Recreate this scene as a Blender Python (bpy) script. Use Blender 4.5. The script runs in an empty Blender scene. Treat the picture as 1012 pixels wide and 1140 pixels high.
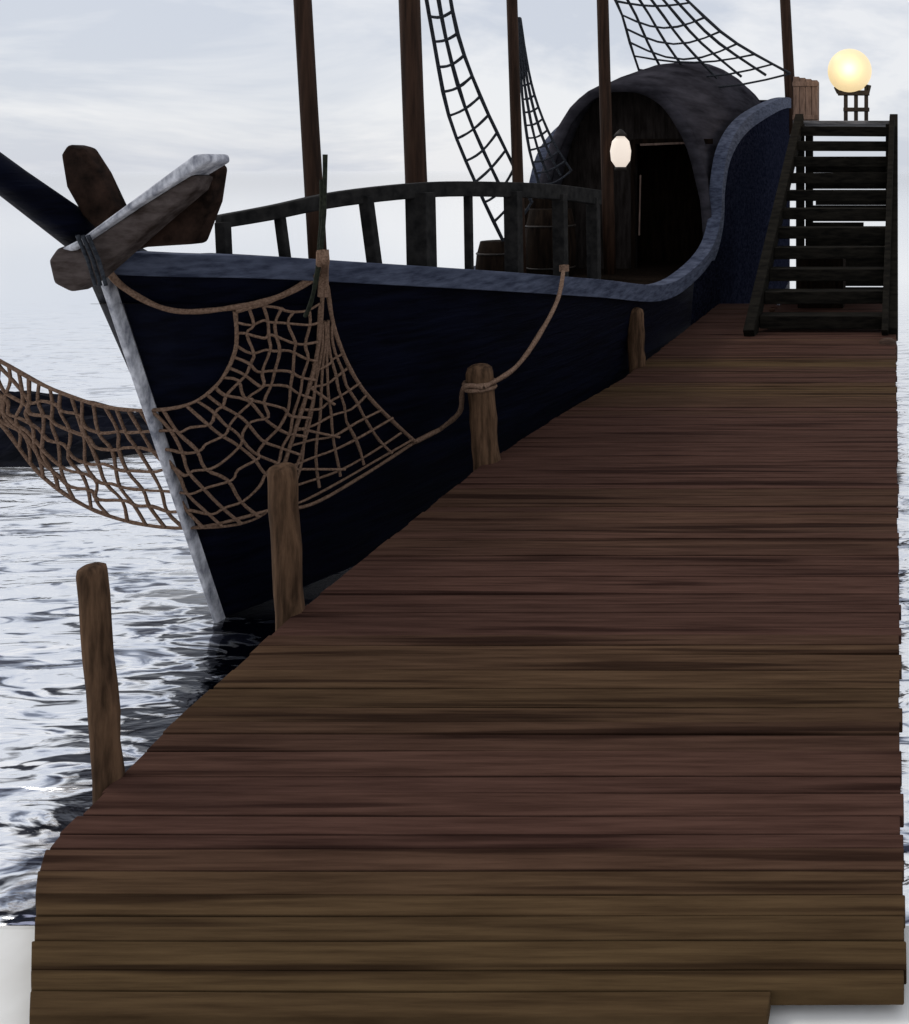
import bpy, math, random
from mathutils import Vector, noise
from mathutils.bvhtree import BVHTree
random.seed(7)
sc=bpy.context.scene
EYE=Vector((0,0,3.0))

# ---------- helpers ----------
def S(u,v,Y):
    return Vector(((u-995)/1000*Y, Y, 3-(v-190)/1000*Y))
def empty(name):
    e=bpy.data.objects.new(name,None); sc.collection.objects.link(e); return e
def lin(c):
    return tuple(((x/255)/12.92 if x/255<=0.04045 else ((x/255+0.055)/1.055)**2.4) for x in c)
def mat(name,c1,c2,scale=(1,1,1),nscale=4,rough=0.75,bump=0.3,bdist=0.02,spec=0.2,tint=False,wave=None,detail=4,lo=0.35,hi=0.65,streak=None,hatch=None):
    m=bpy.data.materials.new(name); m.use_nodes=True
    nt=m.node_tree; b=nt.nodes['Principled BSDF']
    tc=nt.nodes.new('ShaderNodeTexCoord'); mp=nt.nodes.new('ShaderNodeMapping'); mp.inputs['Scale'].default_value=scale
    nt.links.new(tc.outputs['Object'],mp.inputs['Vector'])
    n=nt.nodes.new('ShaderNodeTexNoise'); n.inputs['Scale'].default_value=nscale; n.inputs['Detail'].default_value=detail; n.inputs['Roughness'].default_value=0.62
    nt.links.new(mp.outputs[0],n.inputs['Vector'])
    r=nt.nodes.new('ShaderNodeValToRGB'); r.color_ramp.elements[0].position=lo; r.color_ramp.elements[1].position=hi
    r.color_ramp.elements[0].color=(*c1,1); r.color_ramp.elements[1].color=(*c2,1)
    nt.links.new(n.outputs['Fac'],r.inputs['Fac'])
    col=r.outputs['Color']
    def mul(a_,b_):
        mx=nt.nodes.new('ShaderNodeMix'); mx.data_type='RGBA'; mx.blend_type='MULTIPLY'; mx.inputs[0].default_value=1
        nt.links.new(a_,mx.inputs[6]); nt.links.new(b_,mx.inputs[7]); return mx.outputs[2]
    if tint:
        a=nt.nodes.new('ShaderNodeAttribute'); a.attribute_name='tint'; col=mul(col,a.outputs['Color'])
    if streak:
        mp2=nt.nodes.new('ShaderNodeMapping'); mp2.inputs['Scale'].default_value=streak
        nt.links.new(tc.outputs['Object'],mp2.inputs['Vector'])
        n2=nt.nodes.new('ShaderNodeTexNoise'); n2.inputs['Scale'].default_value=1.0; n2.inputs['Detail'].default_value=3; n2.inputs['Distortion'].default_value=0.3
        nt.links.new(mp2.outputs[0],n2.inputs['Vector'])
        r2=nt.nodes.new('ShaderNodeValToRGB'); r2.color_ramp.elements[0].position=.37; r2.color_ramp.elements[1].position=.46
        r2.color_ramp.elements[0].color=(.40,.36,.36,1); r2.color_ramp.elements[1].color=(1,1,1,1)
        nt.links.new(n2.outputs['Fac'],r2.inputs[0]); col=mul(col,r2.outputs[0])
    nt.links.new(col,b.inputs['Base Color'])
    b.inputs['Roughness'].default_value=rough
    b.inputs['Specular IOR Level'].default_value=spec
    h=n.outputs['Fac']
    if wave:
        w=nt.nodes.new('ShaderNodeTexWave'); w.bands_direction=wave[0]; w.wave_profile='SAW'; w.inputs['Scale'].default_value=wave[1]; w.inputs['Distortion'].default_value=0.25; w.inputs['Detail'].default_value=1
        nt.links.new(tc.outputs['Object'],w.inputs['Vector'])
        ad=nt.nodes.new('ShaderNodeMath'); ad.operation='MULTIPLY_ADD'; ad.inputs[1].default_value=wave[2]
        nt.links.new(w.outputs['Fac'],ad.inputs[0]); nt.links.new(h,ad.inputs[2]); h=ad.outputs[0]
    bp=nt.nodes.new('ShaderNodeBump'); bp.inputs['Strength'].default_value=bump; bp.inputs['Distance'].default_value=bdist
    nt.links.new(h,bp.inputs['Height']); nt.links.new(bp.outputs[0],b.inputs['Normal'])
    return m
def mesh(name,V,F,m=None,parent=None,smooth=False,tints=None):
    me=bpy.data.meshes.new(name); me.from_pydata([tuple(v) for v in V],[],F); me.update()
    o=bpy.data.objects.new(name,me); sc.collection.objects.link(o)
    if m: me.materials.append(m)
    if parent: o.parent=parent
    if smooth:
        for p in me.polygons: p.use_smooth=True
    if tints:
        at=me.color_attributes.new('tint','FLOAT_COLOR','POINT')
        for i,t in enumerate(tints): at.data[i].color=(*t,1)
    return o
def bevel(o,w=0.01,s=2):
    b=o.modifiers.new('bev','BEVEL'); b.width=w; b.segments=s; b.limit_method='ANGLE'; return o
class MB:
    def __init__(s): s.V=[];s.F=[];s.T=[]
    def hexa(s,p,t=(1,1,1)):
        k=len(s.V); s.V+= [Vector(q) for q in p]; s.T+=[t]*8
        s.F+=[(k,k+3,k+2,k+1),(k+4,k+5,k+6,k+7),(k,k+1,k+5,k+4),(k+1,k+2,k+6,k+5),(k+2,k+3,k+7,k+6),(k+3,k,k+4,k+7)]
    def box(s,x0,x1,y0,y1,z0,z1,t=(1,1,1)):
        s.hexa([(x0,y0,z0),(x1,y0,z0),(x1,y1,z0),(x0,y1,z0),(x0,y0,z1),(x1,y0,z1),(x1,y1,z1),(x0,y1,z1)],t)
    def beam(s,a,b,w,h,up=Vector((0,0,1)),t=(1,1,1)):
        a=Vector(a);b=Vector(b);d=(b-a).normalized(); sd=d.cross(up)
        if sd.length<1e-4: sd=d.cross(Vector((0,1,0)))
        sd.normalize(); u2=sd.cross(d).normalized(); sd=sd*w/2;u2=u2*h/2
        s.hexa([a-sd-u2,a+sd-u2,b+sd-u2,b-sd-u2,a-sd+u2,a+sd+u2,b+sd+u2,b-sd+u2],t)
    def obj(s,name,m,parent=None,bv=0.01,tint=False):
        o=mesh(name,s.V,s.F,m,parent,tints=s.T if tint else None)
        if bv: bevel(o,bv)
        return o
def tube(name,pts,rads,m,parent=None,seg=14,wob=0.0,dome=True,seed=0):
    V=[];F=[];n=len(pts)
    pts=[Vector(p) for p in pts]
    for i,p in enumerate(pts):
        d=(pts[min(i+1,n-1)]-pts[max(i-1,0)]).normalized()
        a=d.cross(Vector((0,1,0)))
        if a.length<0.1: a=d.cross(Vector((1,0,0)))
        a.normalize(); b=d.cross(a).normalized()
        for k in range(seg):
            t=2*math.pi*k/seg
            r=rads[i]*(1+wob*noise.noise(Vector((math.cos(t)*1.5+seed,math.sin(t)*1.5,i*0.7))))
            V.append(p+a*math.cos(t)*r+b*math.sin(t)*r)
    for i in range(n-1):
        for k in range(seg):
            F.append((i*seg+k,i*seg+(k+1)%seg,(i+1)*seg+(k+1)%seg,(i+1)*seg+k))
    F.append(tuple(range(seg-1,-1,-1))); F.append(tuple((n-1)*seg+k for k in range(seg)))
    o=mesh(name,V,F,m,parent,smooth=True); return o
def cr(P,n=6):
    P=[Vector(p) for p in P]; out=[]
    for i in range(len(P)-1):
        p0=P[max(i-1,0)];p1=P[i];p2=P[i+1];p3=P[min(i+2,len(P)-1)]
        for k in range(n):
            t=k/n
            out.append(0.5*((2*p1)+(p2-p0)*t+(2*p0-5*p1+4*p2-p3)*t*t+(3*p1-p0-3*p2+p3)*t**3))
    out.append(P[-1]); return out
def resamp(P,n):
    L=[0]
    for i in range(1,len(P)): L.append(L[-1]+(P[i]-P[i-1]).length)
    out=[];j=0
    for k in range(n):
        d=L[-1]*k/(n-1)
        while j<len(P)-2 and L[j+1]<d: j+=1
        t=(d-L[j])/max(L[j+1]-L[j],1e-9); out.append(P[j].lerp(P[j+1],min(max(t,0),1)))
    return out
def ropes(name,lines,m,r,parent=None):
    c=bpy.data.curves.new(name,'CURVE'); c.dimensions='3D'; c.bevel_depth=r; c.bevel_resolution=1
    for L in lines:
        s=c.splines.new('POLY'); s.points.add(len(L)-1)
        for i,p in enumerate(L): s.points[i].co=(*p,1); s.points[i].radius=1+0.25*noise.noise(Vector(p)*9)
    o=bpy.data.objects.new(name,c); sc.collection.objects.link(o); c.materials.append(m)
    if parent: o.parent=parent
    return o

# ---------- materials ----------
M_plank=mat('dock_wood',(0.040,0.0200,0.0135),(0.080,0.0425,0.0295),scale=(0.45,9,3),nscale=3.0,rough=0.9,bump=0.45,bdist=0.01,spec=0.04,tint=True,detail=6,lo=0.34,hi=0.64,streak=(0.30,9,1))
M_beam=mat('dock_beam_wood',(0.03,0.016,0.011),(0.07,0.042,0.03),scale=(1,6,6),nscale=3,spec=.1)
M_post=mat('post_wood',(0.036,0.020,0.011),(0.135,0.077,0.044),scale=(7,7,0.8),nscale=3,rough=0.85,bump=0.6,bdist=0.015,lo=0.36,hi=0.66,spec=.1)
M_mast=mat('mast_wood',(0.014,0.007,0.004),(0.045,0.023,0.014),scale=(8,8,0.5),nscale=2,rough=0.7,bump=0.4,spec=.1)
M_hull=mat('hull_paint',(0.0008,0.0012,0.0045),(0.003,0.0042,0.0125),scale=(2,0.5,6),nscale=2,rough=0.65,bump=0.7,bdist=0.03,spec=0.06,wave=('Z',1.3,1.5))
M_stern=mat('stern_planking',(0.004,0.005,0.011),(0.015,0.017,0.030),scale=(2,3,6),nscale=2,rough=1,bump=0.8,bdist=0.06,spec=0.0,wave=('Z',0.9,1.5))
M_cap=mat('gunwale_paint',lin((46,51,66)),lin((80,86,103)),scale=(2,1,6),nscale=3,rough=0.8,bump=0.3,spec=.05)
M_hood=mat('hood_canvas',lin((32,31,35)),lin((66,64,70)),scale=(2,.6,5),nscale=.8,rough=1,bump=0.15,bdist=0.05,spec=.0,lo=.3,hi=.75,detail=3)
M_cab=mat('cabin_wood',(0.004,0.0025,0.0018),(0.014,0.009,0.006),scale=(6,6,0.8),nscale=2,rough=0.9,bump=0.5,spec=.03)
M_dark=mat('dark_rail_wood',(0.006,0.006,0.006),(0.020,0.019,0.018),scale=(3,3,3),nscale=3,rough=0.8,spec=.08)
M_stair=mat('stair_wood',(0.004,0.0036,0.003),(0.015,0.013,0.010),scale=(1,5,5),nscale=3,rough=0.9,spec=0.05)
M_rope=mat('hemp_rope',(0.12,0.074,0.050),(0.24,0.155,0.11),scale=(30,30,30),nscale=2,rough=0.9,bump=0.5,bdist=0.005,detail=2,spec=.05)
M_tar=mat('tarred_rope',(0.012,0.014,0.018),(0.04,0.045,0.055),scale=(20,20,20),nscale=2,rough=0.9,detail=2)
M_green=mat('mossy_rope',(0.006,0.008,0.005),(0.020,0.024,0.014),scale=(20,20,20),nscale=2,rough=0.9,detail=2)
M_stem=mat('worn_white_and_highlight',lin((120,122,132)),lin((215,216,222)),scale=(4,4,2),nscale=3,rough=0.8,bump=0.4,spec=.1)
M_anch=mat('anchor_wood',(0.006,0.0035,0.0025),(0.032,0.018,0.013),scale=(3,3,3),nscale=2.5,rough=0.8,bump=0.5,spec=.05)
M_anch2=mat('anchor_weathered',(0.024,0.016,0.013),(0.078,0.062,0.058),scale=(2,6,6),nscale=2.5,rough=0.8,bump=0.4,spec=.1)
M_rock=mat('wet_rock',(0.001,0.0015,0.0035),(0.006,0.007,0.014),nscale=1.5,rough=0.9,bump=0.8,bdist=0.1,spec=0.05)
M_slab=mat('added_slab_white',(0.68,0.67,0.64),(0.86,0.86,0.84),nscale=1.2,rough=0.9,bump=0.4)
M_iron=mat('black_iron',(0.008,0.007,0.006),(0.022,0.016,0.012),nscale=8,rough=0.6)
M_crate=mat('crate_wood',(0.10,0.066,0.052),(0.19,0.13,0.105),scale=(6,6,1),nscale=3,rough=0.85)
def emis(name,c,s):
    m=bpy.data.materials.new(name); m.use_nodes=True; nt=m.node_tree; b=nt.nodes['Principled BSDF']
    b.inputs['Base Color'].default_value=(0.3,0.28,0.22,1); b.inputs['Emission Color'].default_value=(*c,1); b.inputs['Emission Strength'].default_value=s
    return m
M_glow=emis('lamp_glass_warm',(1.0,0.76,0.40),0.80)
M_glow3=emis('lantern_glass',(1.0,0.86,0.76),0.75)

# ---------- water ----------
m=bpy.data.materials.new('water'); m.use_nodes=True; nt=m.node_tree; b=nt.nodes['Principled BSDF']
b.inputs['Metallic'].default_value=0.85; b.inputs['Roughness'].default_value=0.10
tc=nt.nodes.new('ShaderNodeTexCoord'); mp=nt.nodes.new('ShaderNodeMapping'); mp.inputs['Scale'].default_value=(0.75,2.6,1)
nt.links.new(tc.outputs['Object'],mp.inputs['Vector'])
def N_(scale,detail,dist):
    n=nt.nodes.new('ShaderNodeTexNoise'); n.inputs['Scale'].default_value=scale; n.inputs['Detail'].default_value=detail; n.inputs['Distortion'].default_value=dist
    nt.links.new(mp.outputs[0],n.inputs['Vector']); return n
n1=N_(1.3,4,.6); n2=N_(2.3,4,1.2)
def M2(op,a,b_,c=None,clamp=False):
    x=nt.nodes.new('ShaderNodeMath'); x.operation=op; x.use_clamp=clamp
    for i,q in enumerate((a,b_,c)):
        if q is None: continue
        if isinstance(q,(int,float)): x.inputs[i].default_value=q
        else: nt.links.new(q,x.inputs[i])
    return x.outputs[0]
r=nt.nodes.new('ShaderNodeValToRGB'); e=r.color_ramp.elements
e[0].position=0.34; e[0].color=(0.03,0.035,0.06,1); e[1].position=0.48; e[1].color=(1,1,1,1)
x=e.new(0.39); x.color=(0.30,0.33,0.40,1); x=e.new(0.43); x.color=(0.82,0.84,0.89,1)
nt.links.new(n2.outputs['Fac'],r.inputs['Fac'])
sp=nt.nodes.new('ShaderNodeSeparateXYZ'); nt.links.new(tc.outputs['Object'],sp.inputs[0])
far=M2('MULTIPLY_ADD',sp.outputs[1],1/20,-8/20,True)     # offshore: calmer bump, haze painted as whiter colour
# dark reflections of hull and jetty painted into the water colour
refl=M2('MULTIPLY_ADD',sp.outputs[1],0.5,2.55); refl=M2('ADD',refl,sp.outputs[0])
refl=M2('MULTIPLY_ADD',M2('SUBTRACT',n2.outputs['Fac'],0.5),6.5,refl)
refl=M2('MULTIPLY',refl,2.4,None,True)
near=M2('MULTIPLY_ADD',sp.outputs[1],-1/2,5.0,True); refl=M2('MULTIPLY',refl,near); refl=M2('MULTIPLY',refl,M2('LESS_THAN',sp.outputs[0],-1.5))
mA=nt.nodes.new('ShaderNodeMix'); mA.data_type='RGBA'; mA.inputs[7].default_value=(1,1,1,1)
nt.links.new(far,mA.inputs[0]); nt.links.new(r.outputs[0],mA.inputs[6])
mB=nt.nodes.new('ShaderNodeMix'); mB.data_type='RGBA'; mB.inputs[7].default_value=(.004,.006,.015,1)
nt.links.new(refl,mB.inputs[0]); nt.links.new(mA.outputs[2],mB.inputs[6]); nt.links.new(mB.outputs[2],b.inputs['Base Color'])
bp=nt.nodes.new('ShaderNodeBump'); bp.inputs['Distance'].default_value=0.16
nt.links.new(M2('MULTIPLY_ADD',far,-0.37,0.38),bp.inputs['Strength'])
nt.links.new(n1.outputs['Fac'],bp.inputs['Height']); nt.links.new(bp.outputs[0],b.inputs['Normal'])
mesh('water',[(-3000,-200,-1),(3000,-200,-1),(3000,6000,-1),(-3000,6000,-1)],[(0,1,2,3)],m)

# ---------- added pale slab ----------
q=MB(); q.box(-9,4,-6,3.72,-1.6,-0.1); q.obj('added_pale_slab',M_slab,None,0.05)  # pale slab added to cover the dark reflection at the dock's near end

# ---------- dock ----------
dock=empty('wooden_dock')
def edgeX(Y):
    pts=[(3.1,-2.98),(3.3,-3.16),(3.8,-3.62),(4.0,-3.76),(5.0,-3.93),(6.1,-4.06),(9.2,-4.2),(11,-4.1),(13,-3.9),(15.4,-3.92),(22,-3.95)]
    for a,b2 in zip(pts,pts[1:]):
        if Y<=b2[0]: return a[1]+(b2[1]-a[1])*max(0,(Y-a[0]))/(b2[0]-a[0])
    return -3.95
pl=MB(); y=3.19; k=0
while y<20.2:
    w=random.uniform(0.10,0.2) if y>4 else random.uniform(.085,.13)
    jl=random.uniform(-0.015,0.01); xa=edgeX(y)+jl; xb=edgeX(y+w)+jl; x1=0.04+random.uniform(-0.012,0.012)
    if y<3.27: x1=-0.45
    if y>17.2: x1=-2.6+random.uniform(-.1,.1)
    g=random.uniform(0.002,0.007); t0=random.uniform(-0.02,0.02)*min(1,w*5); z=random.uniform(-0.005,0.003); z2=z+random.uniform(-0.004,0.004)
    br=random.uniform(0.88,1.10)*0.95
    ol=0.30+0.9*noise.noise(Vector((y*0.9,2.3,0)))+random.uniform(-.12,.12)
    if y<4.0: ol+=0.6*(4.0-y)/.8
    ol=max(0,min(.9,(ol-.3)*1.3))
    a_=Vector((1.0,0.95,1.02)); b_=Vector((1.08,1.30,0.84)); t=tuple((a_.lerp(b_,ol))*br)
    ns=8; a0=y+g/2; a1=y+w-g/2; ph=random.uniform(0,6)
    kk=len(pl.V)
    for i in range(ns+1):
        f=i/ns; d=t0*(f-0.5)*0.6+0.006*math.sin(ph+f*5); zz=z+(z2-z)*f
        for (yy,zc,xx) in ((a0,-0.06,xa),(a1,-0.06,xb),(a1,0,xb),(a0,0,xa)):
            pl.V.append(Vector((xx+(x1-xx)*f,yy+d*0.5,zc+zz))); pl.T.append(t)
    for i in range(ns):
        for c in range(4):
            A=kk+i*4+c; B=kk+i*4+(c+1)%4
            pl.F.append((A,B,B+4,A+4))
    pl.F.append((kk+3,kk+2,kk+1,kk)); q0=kk+ns*4; pl.F.append((q0,q0+1,q0+2,q0+3))
    y+=w
pl.obj('deck_planks',M_plank,dock,0.005,tint=True)
jb=MB()
for X in (-3.5,-2.0,-0.35): jb.box(X-0.09,X+0.09,3.8,17.0,-0.28,-0.075)
for Y in (5,8,11,14,16.5): jb.box(-3.7,-0.02,Y-0.09,Y+0.09,-0.46,-0.285)
jb.obj('joists',M_beam,dock,0.01)
for i,(X,Y) in enumerate([(-3.5,5.2),(-3.5,8.2),(-3.5,11.2),(-3.5,14.2),(-0.3,5.2),(-0.3,9.2),(-0.3,14.2),(-0.3,16.8),(-3.0,19.5)]):
    tube('pile_%d'%i,[(X,Y,-2),(X,Y,-0.29)],[0.14,0.13],M_post,dock,wob=0.1,seed=i)
p=S(988,383,15.6); tube('edge_bollard',[(p.x,p.y,-0.3),(p.x,p.y,p.z-.05),(p.x,p.y,p.z+.05),(p.x,p.y,p.z+.1)],[.17,.17,.15,.08],M_beam,dock,wob=0.1)

# mooring posts
posts=[((102,632),(121,862),4.44,0.060),((314,520),(323,680),6.12,0.086),((534,409),(541,512),9.29,0.13),((707,345),(709,408),13.8,0.13)]
for i,(tp,bs,Y,rr) in enumerate(posts):
    T=S(*tp,Y); B=S(*bs,Y); d=(B-T)
    P=[T+Vector((0,0,rr*0.28)),T+Vector((0,0,rr*0.2)),T,T-Vector((0,0,rr*0.45))]
    n=7
    for j in range(1,n+1):
        P.append(T.lerp(B,j/n)+Vector((0.05*rr*math.sin(j*1.7+i),0,0)))
    P.append(B+Vector((d.x*0.3,0,-1.9)))
    R=[rr*0.3,rr*0.6,rr*0.9,rr*1.0]+[rr*(0.99+0.03*math.sin(j*2.1+i)) for j in range(n)]+[rr]
    P.reverse();R.reverse()
    tube('mooring_post',P,R,M_post,None,seg=18,wob=0.09,seed=i*3.1)

# ---------- ship ----------
ship=empty('sailing_ship')
G0=[(0.0,6.86,2.34),(.35,7.05,2.30),(.75,7.5,2.235),(1.25,8.5,2.065),(1.7,10,1.82),(2.0,12,1.5),(2.1,15,1.05),(2.1,17.3,1.08),(2.1,19.1,1.38),(2.1,19.95,1.95),(2.1,20.15,2.7),(2.12,20.9,3.55),(2.2,22.9,4.3),(2.4,26.5,5.0),(2.35,30,5.4),(2.2,33,5.6)]
B0=[(0,8.2,-1.4),(.08,8.35,-1.4),(.25,8.7,-1.4),(.6,9.5,-1.4),(1.05,10.8,-1.4),(1.4,12.4,-1.4),(1.75,15,-1.4),(1.9,17.3,-1.4),(2.0,19.1,-1.4),(2.03,19.95,-1.4),(2.05,20.15,-1.4),(2.1,20.9,-1.4),(2.18,22.9,-1.4),(2.38,26.5,-1.4),(2.33,30,-1.4),(2.18,33,-1.4)]
G=cr(G0,6); Bc=cr(B0,6); N=len(G); J=12; CX=-6.0
def hull(sgn):
    V=[];F=[]
    for i in range(N):
        for j in range(J+1):
            t=j/J; p=Bc[i].lerp(G[i],t); hb=Bc[i].x+(G[i].x-Bc[i].x)*(t**1.1)
            V.append(Vector((CX+sgn*max(hb,0),p.y,p.z)))
    for i in range(N-1):
        for j in range(J):
            a=i*(J+1)+j; f=(a,a+J+1,a+J+2,a+1)
            F.append(f if sgn>0 else f[::-1])
    return V,F
Vs,Fs=hull(1); Vp,Fp=hull(-1)
for nm,VV,FF in (('hull_starboard',Vs,Fs),('hull_port',Vp,Fp)):
    o=mesh(nm,VV,FF,M_hull,ship,True); o.data.materials.append(M_stern)
    for f in o.data.polygons:
        if f.center.y>17.5: f.material_index=1
bvh=BVHTree.FromPolygons(Vs,Fs)
e1=[Vs[(N-1)*(J+1)+j] for j in range(J+1)]; e2=[Vp[(N-1)*(J+1)+j] for j in range(J+1)]
mesh('transom',e1+e2,[(j,j+1,J+2+j,J+1+j) for j in range(J)],M_hull,ship)
V=[];F=[]
for i in range(N):
    z=min(G[i].z-0.35, max(0.75,G[i].z-0.35) if G[i].y<15 else 0.72)
    hb=max(G[i].x-0.06-0.12*(1 if G[i].y>8 else 0),0)
    V+= [(CX-hb,G[i].y+0.02,z),(CX+hb,G[i].y+0.02,z)]
    if i: F.append((2*i-2,2*i-1,2*i+1,2*i))
mesh('ship_deck',V,F,M_cab,ship)
def cap(sgn,name):
    V=[];F=[]
    for i in range(N):
        T=(G[min(i+1,N-1)]-G[max(i-1,0)]).normalized()
        h=Vector((T.x,T.y,0)); 
        if G[i].y>14: h=Vector((0,1,0))
        h.normalize()
        inn=Vector((-h.y,h.x,0))
        T2=T if G[i].y>14 else Vector((h.x,h.y,T.z)).normalized()
        up=T2.cross(inn)*-1
        if G[i].y<18 and up.z<0: up=-up
        if G[i].y>=18: up=Vector((0,-T.z,T.y)).normalized()
        th=0.17+0.12*min(1,max(0,(G[i].y-7)/7))
        if G[i].y>19: th=0.42
        wi=0.22 if G[i].y>7.2 else 0.12
        p=G[i]
        for (a,bb) in ((-0.07,-th*0.75),(-0.07,0.05),(wi,0.05),(wi,-th*0.6)):
            qv=p+inn*a+up*bb
            if qv.x<0.0 and i<3: qv.x=0.0
            V.append(Vector((CX+sgn*qv.x,qv.y,qv.z)))
    for i in range(N-1):
        for c in range(4):
            a=i*4+c;b2=i*4+(c+1)%4; f=(a,a+4,b2+4,b2)
            F.append(f if sgn<0 else f[::-1])
    F.append((0,1,2,3)); k=(N-1)*4; F.append((k+3,k+2,k+1,k))
    return bevel(mesh(name,V,F,M_cap,ship),0.02)
cap(1,'gunwale_starboard'); cap(-1,'gunwale_port')
sb=MB(); sb.beam((CX,8.14,-1.4),(CX,6.80,2.30),0.045,0.09,up=Vector((0,1,0))); sb.obj('stem_post',M_stem,ship,0.012)
tube('bowsprit',[(CX-0.02,7.6,1.95),(CX,6.8,2.42),(CX,6.1,2.93),(CX,3.6,4.75)],[0.16,0.14,0.105,0.06],M_hull,ship)

def gx(Y):
    for a,b2 in zip(G,G[1:]):
        if a.y<=Y<=b2.y and b2.y>a.y: return a.x+(b2.x-a.x)*(Y-a.y)/(b2.y-a.y)
    return G[-1].x
def hoodsec(Y):
    t=(Y-20.0)/13
    w=gx(Y)-0.2
    zt=4.92+1.35*math.sin(min(t*1.45,1)*math.pi/2)-0.5*max(0,t-0.7)
    return w,zt
V=[];F=[];NS=28;NY=18
for a in range(NY):
    Y=20.0+13*a/(NY-1); w,zt=hoodsec(Y); z0=0.9
    for s in range(NS+1):
        th=math.pi*s/NS; c=math.cos(th); sn=math.sin(th); ex=0.88
        V.append(Vector((CX+w*math.copysign(abs(c)**ex,c),Y,z0+(zt-z0)*(abs(sn)**ex)+0.03*noise.noise(Vector((s*.5,a*.7,0))))))
for a in range(NY-1):
    for s in range(NS):
        i=a*(NS+1)+s; F.append((i,i+1,i+NS+2,i+NS+1))
k=(NY-1)*(NS+1); F.append(tuple(k+s for s in range(NS+1)))
h=mesh('hood_roof',V,F,M_hood,ship,True); so=h.modifiers.new('s','SOLIDIFY'); so.thickness=0.12; so.offset=0
ropes('hood_rim',[[V[s]+Vector((0,-0.03,-0.05)) for s in range(NS+1)]],M_hood,0.13,ship)
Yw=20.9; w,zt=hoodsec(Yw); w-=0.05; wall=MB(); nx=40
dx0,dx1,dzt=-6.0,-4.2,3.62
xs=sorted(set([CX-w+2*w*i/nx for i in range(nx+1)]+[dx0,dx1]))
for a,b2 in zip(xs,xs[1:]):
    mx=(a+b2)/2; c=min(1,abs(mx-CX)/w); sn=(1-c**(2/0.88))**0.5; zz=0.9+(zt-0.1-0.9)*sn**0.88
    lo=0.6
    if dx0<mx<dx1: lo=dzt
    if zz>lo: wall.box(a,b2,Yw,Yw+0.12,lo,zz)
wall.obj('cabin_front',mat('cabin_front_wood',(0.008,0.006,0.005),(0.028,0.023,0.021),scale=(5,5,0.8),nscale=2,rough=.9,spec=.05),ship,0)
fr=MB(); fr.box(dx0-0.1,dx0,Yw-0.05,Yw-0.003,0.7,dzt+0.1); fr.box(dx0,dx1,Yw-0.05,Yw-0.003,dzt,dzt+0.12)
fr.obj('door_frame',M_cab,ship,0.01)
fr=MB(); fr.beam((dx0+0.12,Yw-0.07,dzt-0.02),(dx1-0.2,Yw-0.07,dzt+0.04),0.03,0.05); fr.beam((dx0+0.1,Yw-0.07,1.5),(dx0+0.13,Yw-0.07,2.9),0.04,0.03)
fr.obj('door_edge_highlight',M_crate,ship,0.005)  # pale strips put in as highlights along the door frame
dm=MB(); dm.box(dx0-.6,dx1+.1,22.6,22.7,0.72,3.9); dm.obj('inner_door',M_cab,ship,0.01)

# foredeck railing
rp=[(243,247,7.45),(300,237,7.8),(380,221,8.35),(480,211,9.3),(560,211,10.3),(620,214,11.4),(666,220,12.4)]
top=cr([S(*p) for p in rp],5); rl=MB()
V=[];F=[]
for i,p in enumerate(top):
    T=(top[min(i+1,len(top)-1)]-top[max(i-1,0)]).normalized(); sd=Vector((-T.y,T.x,0)).normalized()*0.055
    hh=0.055+0.05*i/len(top)
    V+=[p-sd-Vector((0,0,hh)),p+sd-Vector((0,0,hh)),p+sd+Vector((0,0,hh)),p-sd+Vector((0,0,hh))]
    if i:
        for c in range(4):
            a=(i-1)*4+c;b2=(i-1)*4+(c+1)%4; F.append((a,b2,b2+4,a+4))
F.append((3,2,1,0)); k=len(V)-4; F.append((k,k+1,k+2,k+3))
bevel(mesh('foredeck_rail',V,F,M_dark,ship),0.012)
for (u,v,Y,wd) in [(248,247,7.45,.085),(311,238,7.87,.07),(407,219,8.55,.10),(468,214,9.15,.21),(521,212,9.78,.075),(571,213,10.45,.16),(623,216,11.45,.15),(660,220,12.3,.15)]:
    a=S(u,v,Y); rl.beam(a,(a.x+0.02+(.1 if u in(311,407) else 0),a.y,a.z-(0.42 if u<300 else 0.9 if u<480 else 1.25)),wd,wd,up=Vector((0,1,0)))
rl.obj('rail_balusters',M_dark,ship,0.01)
for i,(x,yy,rr,hh) in enumerate([(-7.2,16.4,.4,1.0),(-6.95,18.2,.5,1.5),(-7.5,18.9,.5,1.9)]):
    tube('deck_barrel_%d'%i,[(x,yy,.72),(x,yy,.72+hh*.25),(x,yy,.72+hh*.5),(x,yy,.72+hh*.75),(x,yy,.72+hh)],[rr*.8,rr*.95,rr,rr*.95,rr*.8],M_cab,ship)
    ropes('barrel_hoop_%d'%i,[[(x+rr*.93*math.cos(t*.3),yy+rr*.93*math.sin(t*.3),.72+hh*f) for t in range(22)] for f in (.22,.78)],M_iron,0.02,ship)
def mast(name,ub,vb,ut,Y,r0):
    b_=S(ub,vb,Y); t_=S(ut,0,Y); e_=t_+(t_-b_)*0.9
    tube(name,[b_,b_.lerp(t_,.33),b_.lerp(t_,.66),t_,e_],[r0,r0*.98,r0*.97,r0*.95,r0*.8],M_mast,ship,wob=0.06)
mast('fore_mast',357,345,337,9.33,0.085)
mast('main_mast',467,310,456,11.2,0.125)
mast('mast_3',580,310,570,14.3,0.085)
mast('mast_4',679,305,671,18.75,0.125)
mast('mizzen_mast',882,150,874,32.6,0.2)
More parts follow.
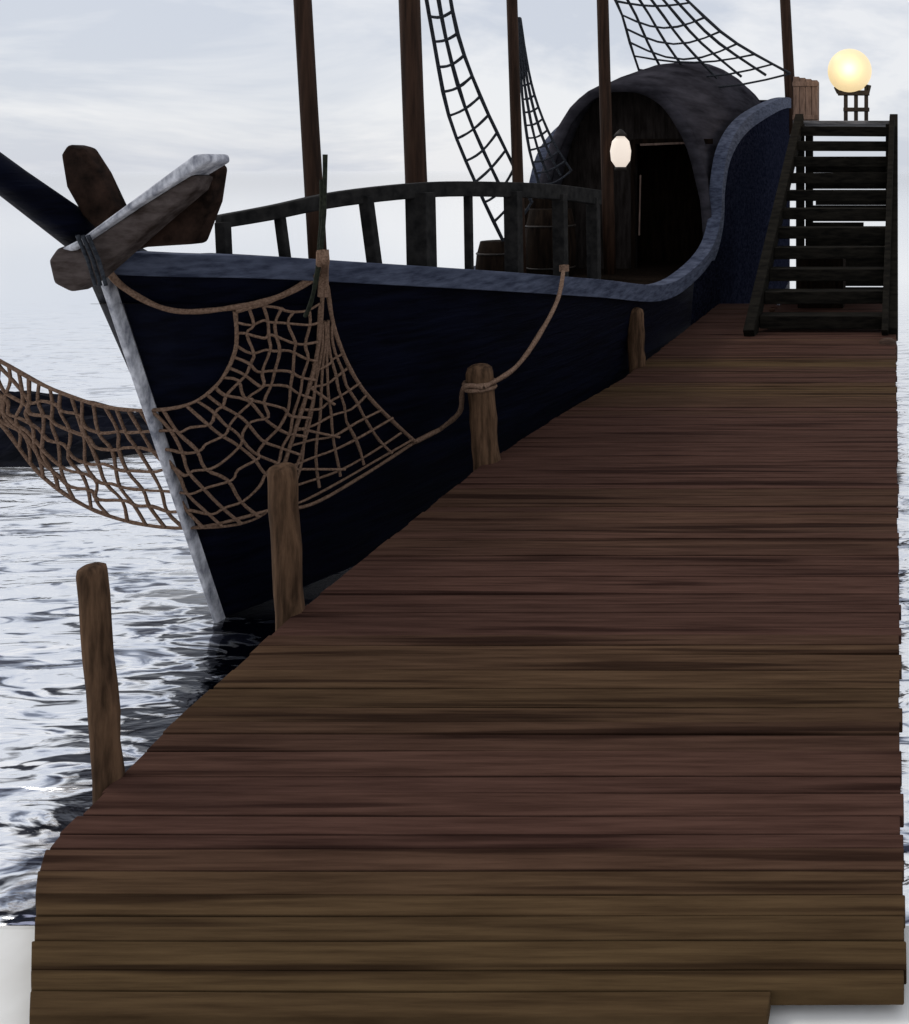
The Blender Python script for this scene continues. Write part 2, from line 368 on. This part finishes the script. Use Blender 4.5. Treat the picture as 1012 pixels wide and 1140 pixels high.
def ladder(name,L,R,YL,YR,nr,nl,rad,parent=ship):
    l=resamp(cr([S(u,v,YL+(YR-YL)*i/(len(L)-1)) for i,(u,v) in enumerate(L)],6),nr)
    r_=resamp(cr([S(u,v,YL+(YR-YL)*i/(len(R)-1)+0.05) for i,(u,v) in enumerate(R)],6),nr)
    lines=[]
    for j in range(nl):
        lines.append([l[i].lerp(r_[i],j/(nl-1)) for i in range(nr)])
    ropes(name+'_shrouds',lines,M_tar,rad*1.25,parent)
    cl=[]
    for i in range(nr):
        a,b2=l[i],r_[i]; sag=(a-b2).length*0.1*random.uniform(.5,1.6)
        cl.append([a.lerp(b2,t/6)-Vector((0,0,sag*math.sin(math.pi*t/6))) for t in range(7)])
    ropes(name+'_rungs',cl,M_tar,rad,parent)
ladder('ratlines_main',[(468,-40),(482,40),(500,130),(530,205),(560,268)],[(495,-40),(510,40),(536,110),(562,165),(592,225)],12.2,14.8,13,3,0.022)
ladder('ratlines_mid',[(577,20),(580,90),(588,160),(600,205)],[(579,20),(592,95),(612,150),(636,190)],17,18.5,14,4,0.022)
ladder('ratlines_aft',[(668,-30),(690,10),(702,50),(716,92)],[(735,-30),(770,5),(815,45),(880,82)],22,24.5,9,7,0.030)
lt=empty('ship_lantern'); c=S(691,168,18.45)
tube('glass',[c-Vector((0,0,.33)),c-Vector((0,0,.2)),c,c+Vector((0,0,.2)),c+Vector((0,0,.3))],[.1,.19,.21,.17,.08],M_glow3,lt)
tube('cap',[c+Vector((0,0,.3)),c+Vector((0,0,.36)),c+Vector((0,0,.45))],[.14,.11,.02],M_iron,lt)
tube('base',[c-Vector((0,0,.4)),c-Vector((0,0,.33))],[.12,.12],M_iron,lt)

# ---------- anchor ----------
an=empty('ship_anchor')
def plate(name,pts,Y,th,m,bv=0.03):
    n=len(pts); V=[S(u,v,Y) for i,(u,v) in enumerate(pts)]; V2=[p+Vector((0,th,0)) for p in V]
    F=[tuple(range(n))]+[tuple(range(2*n-1,n-1,-1))]+[(i,i+n,(i+1)%n+n,(i+1)%n) for i in range(n)]
    return bevel(mesh(name,V+V2,F,m,an),bv,3)
plate('fluke_left',[(66,172),(74,160),(90,164),(108,192),(127,232),(112,262),(90,240),(72,208)],6.5,0.14,M_anch)
plate('fluke_right',[(168,232),(228,178),(238,186),(232,225),(214,272),(150,276),(120,285)],6.6,0.16,M_anch)
plate('arm',[(52,290),(62,276),(100,266),(210,194),(222,196),(215,212),(170,250),(100,312),(78,326),(58,316)],6.38,0.16,M_anch2)
plate('sunlit_edge',[(66,277),(88,266),(215,172),(230,171),(232,180),(222,186),(150,230),(98,266),(78,280)],6.33,0.22,M_stem,0.02)  # white strip paints the sunlit top edge of the arm
ropes('lashings',[[S(72+k,262,6.3),S(84+k,290,6.3),S(92+k,318,6.34)] for k in (14,20,26)],M_tar,0.012,an)

# ---------- fishing net & ropes ----------
def depth(u,v,off=0.07):
    d=(S(u,v,1)-EYE).normalized(); hit=bvh.ray_cast(EYE,d)
    ys=6.86+(max(v,290)-290)/395*1.2-0.12
    if hit[0] is not None: return min(hit[0].y-off, 12)
    return ys
def dr(P,n=8,off=0.07):
    Q=cr([(u,v,0) for u,v in P],n); 
    D=[depth(q.x,q.y,off) for q in Q]
    for _ in range(3): D=[min(D[i],(D[max(i-1,0)]+D[i]+D[min(i+1,len(D)-1)])/3) for i in range(len(D))]
    return [S(q.x,q.y,dd) for q,dd in zip(Q,D)]
net=empty('fishing_net')
inner=[(-60,372),(0,402),(60,434),(130,455),(200,453),(240,430),(262,390),(262,346)]
outer=[(-60,400),(0,470),(50,533),(120,574),(210,588),(300,568),(345,470),(356,338)]
NI=33
I=resamp(cr([(a,b_,0) for a,b_ in inner],8),NI); O=resamp(cr([(a,b_,0) for a,b_ in outer],8),NI)
rows=7; L=[]
random.seed(3)
grid=[[None]*NI for _ in range(rows)]
for r_ in range(rows):
    for i in range(NI):
        p=I[i].lerp(O[i],(r_/(rows-1))**0.93); a_=0 if r_ in(0,rows-1) else 1
        grid[r_][i]=(p.x+a_*random.uniform(-6.5,6.5),p.y+a_*(random.uniform(-4,5)+3*math.sin(i*.9+r_)))
for r_ in range(rows): L.append(dr(grid[r_],3))
for i in range(NI):
    if random.random()<0.06: continue
    L.append(dr([(grid[r_][i][0]-6*math.sin(math.pi*r_/(rows-1)),grid[r_][i][1]) for r_ in range(rows)],3))
ropes('mesh_left',L,M_rope,0.0125,net)
ropes('border_left',[dr(inner,6),dr(outer[:6],6)],M_rope,0.015,net)
Lb=[(360,312),(352,400),(325,490),(300,568)]; Rb=[(364,318),(375,375),(405,435),(462,492)]
A=resamp(cr([(a,b_,0) for a,b_ in Lb],8),12); Bq=resamp(cr([(a,b_,0) for a,b_ in Rb],8),12)
L=[]
for i in range(4,12):
    L.append(dr([(A[i].lerp(Bq[i],t/4).x+random.uniform(-4,4),A[i].lerp(Bq[i],t/4).y+8*math.sin(math.pi*t/4)+random.uniform(-4,4)) for t in range(5)],3))
for j in range(1,6):
    L.append(dr([(A[i].lerp(Bq[i],j/6).x+random.uniform(-3,3),A[i].lerp(Bq[i],j/6).y) for i in range(2,12)],2))
for i in range(5,10,2):
    L.append(dr([(A[i].x,A[i].y),(Bq[min(i+2,11)].x*.5+A[min(i+1,11)].x*.5,Bq[min(i+2,11)].y*.5+A[min(i+1,11)].y*.5+4)],4))
ropes('mesh_right',L,M_rope,0.0125,net)
ropes('border_right',[dr(Lb,8),dr(Rb,8),dr([(300,568),(345,562),(400,532),(462,492)],8)],M_rope,0.018,net)
mr=empty('mooring_rope')
ropes('swag',[dr([(114,290),(135,318),(185,344),(240,345),(310,330),(358,300)],8),dr([(356,280),(350,310),(300,335),(262,346)],8)],M_rope,0.024,mr)
gath=[dr([(360+dx,278),(361+dx*0.6,300),(360+dx,330)],6,0.12) for dx in (-3,2)]
ropes('gathered_knot',gath,M_rope,0.026,mr)
p3=S(534,428,9.29)
a=dr([(462,492),(490,478)],5); bq=[a[-1],a[-1].lerp(p3,.5)-Vector((0,0,.05)),p3+Vector((-.1,-.13,0)),p3+Vector((.1,-.13,.0))]
c_=[p3+Vector((.1,-.13,0)),S(575,408,9.5),S(605,365,9.9),S(622,330,10.4),S(628,296,10.9)]
ropes('line_to_post',[a,cr(bq,6),cr(c_,6)],M_rope,0.026,mr)
ropes('post_wraps',[[p3+Vector((.148*math.cos(t*.35),.148*math.sin(t*.35),dz)) for t in range(20)] for dz in (-.03,.02)],M_rope,0.022,mr)
ropes('cleat_knot',[[S(628,295,10.85),S(628,302,10.85)]],M_rope,0.065,mr)
gr=empty('hanging_mossy_rope')
ropes('strand',[cr([S(362,172,6.95),S(361,230,6.93),S(357,280,6.88),S(348,330,6.88),S(340,352,6.95)],6),cr([S(358,200,6.95),S(358,240,6.93),S(354,300,6.88)],6)],M_green,0.016,gr)

# ---------- boarding stairs + landing ----------
st=empty('boarding_stairs'); sb=MB(); n=11
y0,y1,zt=16.6,22.3,4.15
for i in range(n):
    f=(i+0.5)/n; Y=y0+(y1-y0)*f; Z=zt*f+0.12; xl=-2.5+0.22*f; dz=random.uniform(-.02,.02)
    sb.hexa([(xl,Y-.22,Z-.24),(-.06,Y-.22,Z-.24+dz),(-.06,Y+.25,Z-.2),(xl,Y+.25,Z-.2),(xl,Y-.22,Z),(-.06,Y-.22,Z+dz),(-.06,Y+.25,Z),(xl,Y+.25,Z)])
sb.obj('treads',M_stair,st,0.015)
sb=MB()
sb.beam((-2.62,y0-.3,-.02),(-2.33,y1,zt+.12),.2,.34); sb.beam((-.02,y0-.1,-.02),(-.0,y1,zt+.12),.2,.34)
sb.beam((-.16,y0-.25,0),(-.04,y1-.6,zt+.06),.12,.3)
sb.box(-2.42,-2.22,y1-.1,y1+.1,-1.2,zt+.0); sb.box(-.2,0.02,y1-.1,y1+.1,-1.2,zt+.0)
sb.box(-2.42,-2.22,y1+2.3,y1+2.5,-1.2,zt+.0); sb.box(-.2,.02,y1+2.3,y1+2.5,-1.2,zt+.0)
sb.obj('stringers_and_posts',M_stair,st,0.015)
sb=MB()
for i in range(11):
    sb.box(-2.5,.06,y1-.05+i*.24,y1+.17+i*.24,zt+.0,zt+.09)
sb.obj('landing',mat('landing_wood',lin((70,70,72)),lin((125,125,128)),scale=(1,6,6),nscale=3),st,0.01)
sb=MB()
for i in range(11):
    z=-1.1+i*.405
    x1_=-.2-(0.55 if i==6 else 0)
    sb.box(-2.2+(0.25 if i==8 else 0),x1_,y1+.12+.01*(i%2),y1+.17+.01*(i%2),z,z+.38+.02*(i%2))
sb.obj('back_boards',M_stair,st,0.005)
bx=MB(); bx.box(-2.1,-1.1,19.6,20.6,-.1,1.25); bx.obj('cargo_crate',M_cab,None,0.03)
pl=MB(); y=17.25
while y<22.2:
    pl.box(-2.55,0.0,y,y+.2,-.06,-.004,(.7,.65,.7)); y+=.22
pl.obj('far_planks',M_plank,dock,0.005,tint=True)
cr_=MB(); c=S(898,0,23.2).x
for i in range(4): cr_.box(c-.31+i*.155,c-.31+i*.155+.147,22.9,23.5,zt+.1,zt+1.25-.03*i)
cr_.box(c-.33,c+.33,22.87,22.895,zt+.15,zt+.27); cr_.box(c-.33,c+.33,22.87,22.895,zt+1.0,zt+1.12)
cr_.obj('wooden_crate',M_crate,None,0.01)

# ---------- lamp ----------
lp=empty('globe_street_lamp'); c=S(946,79,22.8)
def sphere(name,c,r,m,parent,sz=1.0):
    n=20; V=[];F=[]
    for i in range(n+1):
        for j in range(2*n):
            th=math.pi*i/n; ph=math.pi*j/n
            V.append(c+Vector((r*math.sin(th)*math.cos(ph),r*math.sin(th)*math.sin(ph),sz*r*math.cos(th))))
    for i in range(n):
        for j in range(2*n): F.append((i*2*n+j,i*2*n+(j+1)%(2*n),(i+1)*2*n+(j+1)%(2*n),(i+1)*2*n+j))
    return mesh(name,V,F,m,parent,True)
sphere('globe',c,.56,M_glow,lp)
sb=MB(); zb=zt+.1
for dx in (-.1,.16,.42): sb.box(c.x+dx-.05,c.x+dx+.05,c.y-.05,c.y+.05,zb,c.z-.35)
sb.box(c.x-.3,c.x+.5,c.y-.1,c.y+.1,c.z-.62,c.z-.5); sb.box(c.x-.16,c.x+.5,c.y-.08,c.y+.08,zb+.25,zb+.35)
sb.beam((c.x-.28,c.y,c.z-.56),(c.x-.36,c.y,c.z-.40),.1,.1); sb.beam((c.x+.45,c.y,c.z-.56),(c.x+.5,c.y,c.z-.36),.1,.1)
sb.obj('iron_bracket',M_iron,lp,0.01)
ld=bpy.data.lights.new('lamp_light','POINT'); ld.energy=60; ld.color=(1,.75,.45); ld.shadow_soft_size=.5
lo=bpy.data.objects.new('lamp_light',ld); lo.location=c+Vector((0,-.8,0)); sc.collection.objects.link(lo); lo.parent=lp

# ---------- rocky shoal ----------
V=[];F=[];nx,ny=80,24
for i in range(nx+1):
    for j in range(ny+1):
        x=-24+14.2*i/nx; yy=11.9+3.0*j/ny
        e_=max(0,1-abs(j/ny-.5)*2)**.6*min(1,(nx-i)/26)**.8
        z=-1.15+e_*(1.0+.5*noise.fractal(Vector((x*.8,yy*1.1,3)),1,2,5))+.25*noise.fractal(Vector((x*2.2,yy*2.5,1)),1,2,4)*e_
        V.append((x,yy,z))
for i in range(nx):
    for j in range(ny):
        a=i*(ny+1)+j; F.append((a,a+ny+1,a+ny+2,a+1))
mesh('rocky_shoal',V,F,M_rock)

# ---------- world & sun ----------
w=bpy.data.worlds.new('World'); sc.world=w; w.use_nodes=True; nt=w.node_tree
for n_ in list(nt.nodes): nt.nodes.remove(n_)
out=nt.nodes.new('ShaderNodeOutputWorld'); ms=nt.nodes.new('ShaderNodeMixShader'); ms.inputs[0].default_value=0.9
bg=nt.nodes.new('ShaderNodeBackground'); bg2=nt.nodes.new('ShaderNodeBackground'); sky=nt.nodes.new('ShaderNodeTexSky')
sky.sky_type='NISHITA'; sky.sun_disc=False; sky.sun_elevation=math.radians(48); sky.sun_rotation=math.radians(-75)
nt.links.new(sky.outputs[0],bg.inputs[0]); bg.inputs[1].default_value=0.08
tc=nt.nodes.new('ShaderNodeTexCoord'); mp=nt.nodes.new('ShaderNodeMapping'); mp.inputs['Scale'].default_value=(1.6,1.6,5); mp.inputs['Rotation'].default_value=(0.15,-.45,.2); mp.inputs['Location'].default_value=(.35,.2,.1)
nz=nt.nodes.new('ShaderNodeTexNoise'); nz.inputs['Scale'].default_value=1.7; nz.inputs['Detail'].default_value=6; nz.inputs['Roughness'].default_value=.6; nz.inputs['Distortion'].default_value=.4
rp_=nt.nodes.new('ShaderNodeValToRGB'); el=rp_.color_ramp.elements; el[0].position=.42; el[0].color=(.66,.70,.785,1); el[1].position=.56; el[1].color=(.89,.90,.93,1)
nt.links.new(tc.outputs['Generated'],mp.inputs[0]); nt.links.new(mp.outputs[0],nz.inputs['Vector']); nt.links.new(nz.outputs['Fac'],rp_.inputs[0]); nt.links.new(rp_.outputs[0],bg2.inputs[0])
bg2.inputs[1].default_value=1.0
nt.links.new(bg.outputs[0],ms.inputs[1]); nt.links.new(bg2.outputs[0],ms.inputs[2]); nt.links.new(ms.outputs[0],out.inputs[0])
sl=bpy.data.lights.new('sun','SUN'); sl.energy=1.0; sl.angle=math.radians(14); sl.color=(1,.94,.86)
so=bpy.data.objects.new('sun',sl); sc.collection.objects.link(so)
d=Vector((math.cos(math.radians(48))*-0.97,math.cos(math.radians(48))*.26,math.sin(math.radians(48))))
so.rotation_euler=d.to_track_quat('Z','Y').to_euler()

# ---------- camera ----------
cd=bpy.data.cameras.new('cam'); co=bpy.data.objects.new('cam',cd); sc.collection.objects.link(co); sc.camera=co
co.location=EYE; co.rotation_euler=(math.radians(90),0,0)
cd.sensor_fit='HORIZONTAL'; cd.sensor_width=36; cd.lens=36*1000/1012
cd.shift_x=(506-995)/1012; cd.shift_y=-(570-190)/1012; cd.clip_end=10000; cd.clip_start=.05
sc.view_settings.view_transform='Standard'; sc.view_settings.look='None'; sc.view_settings.exposure=0
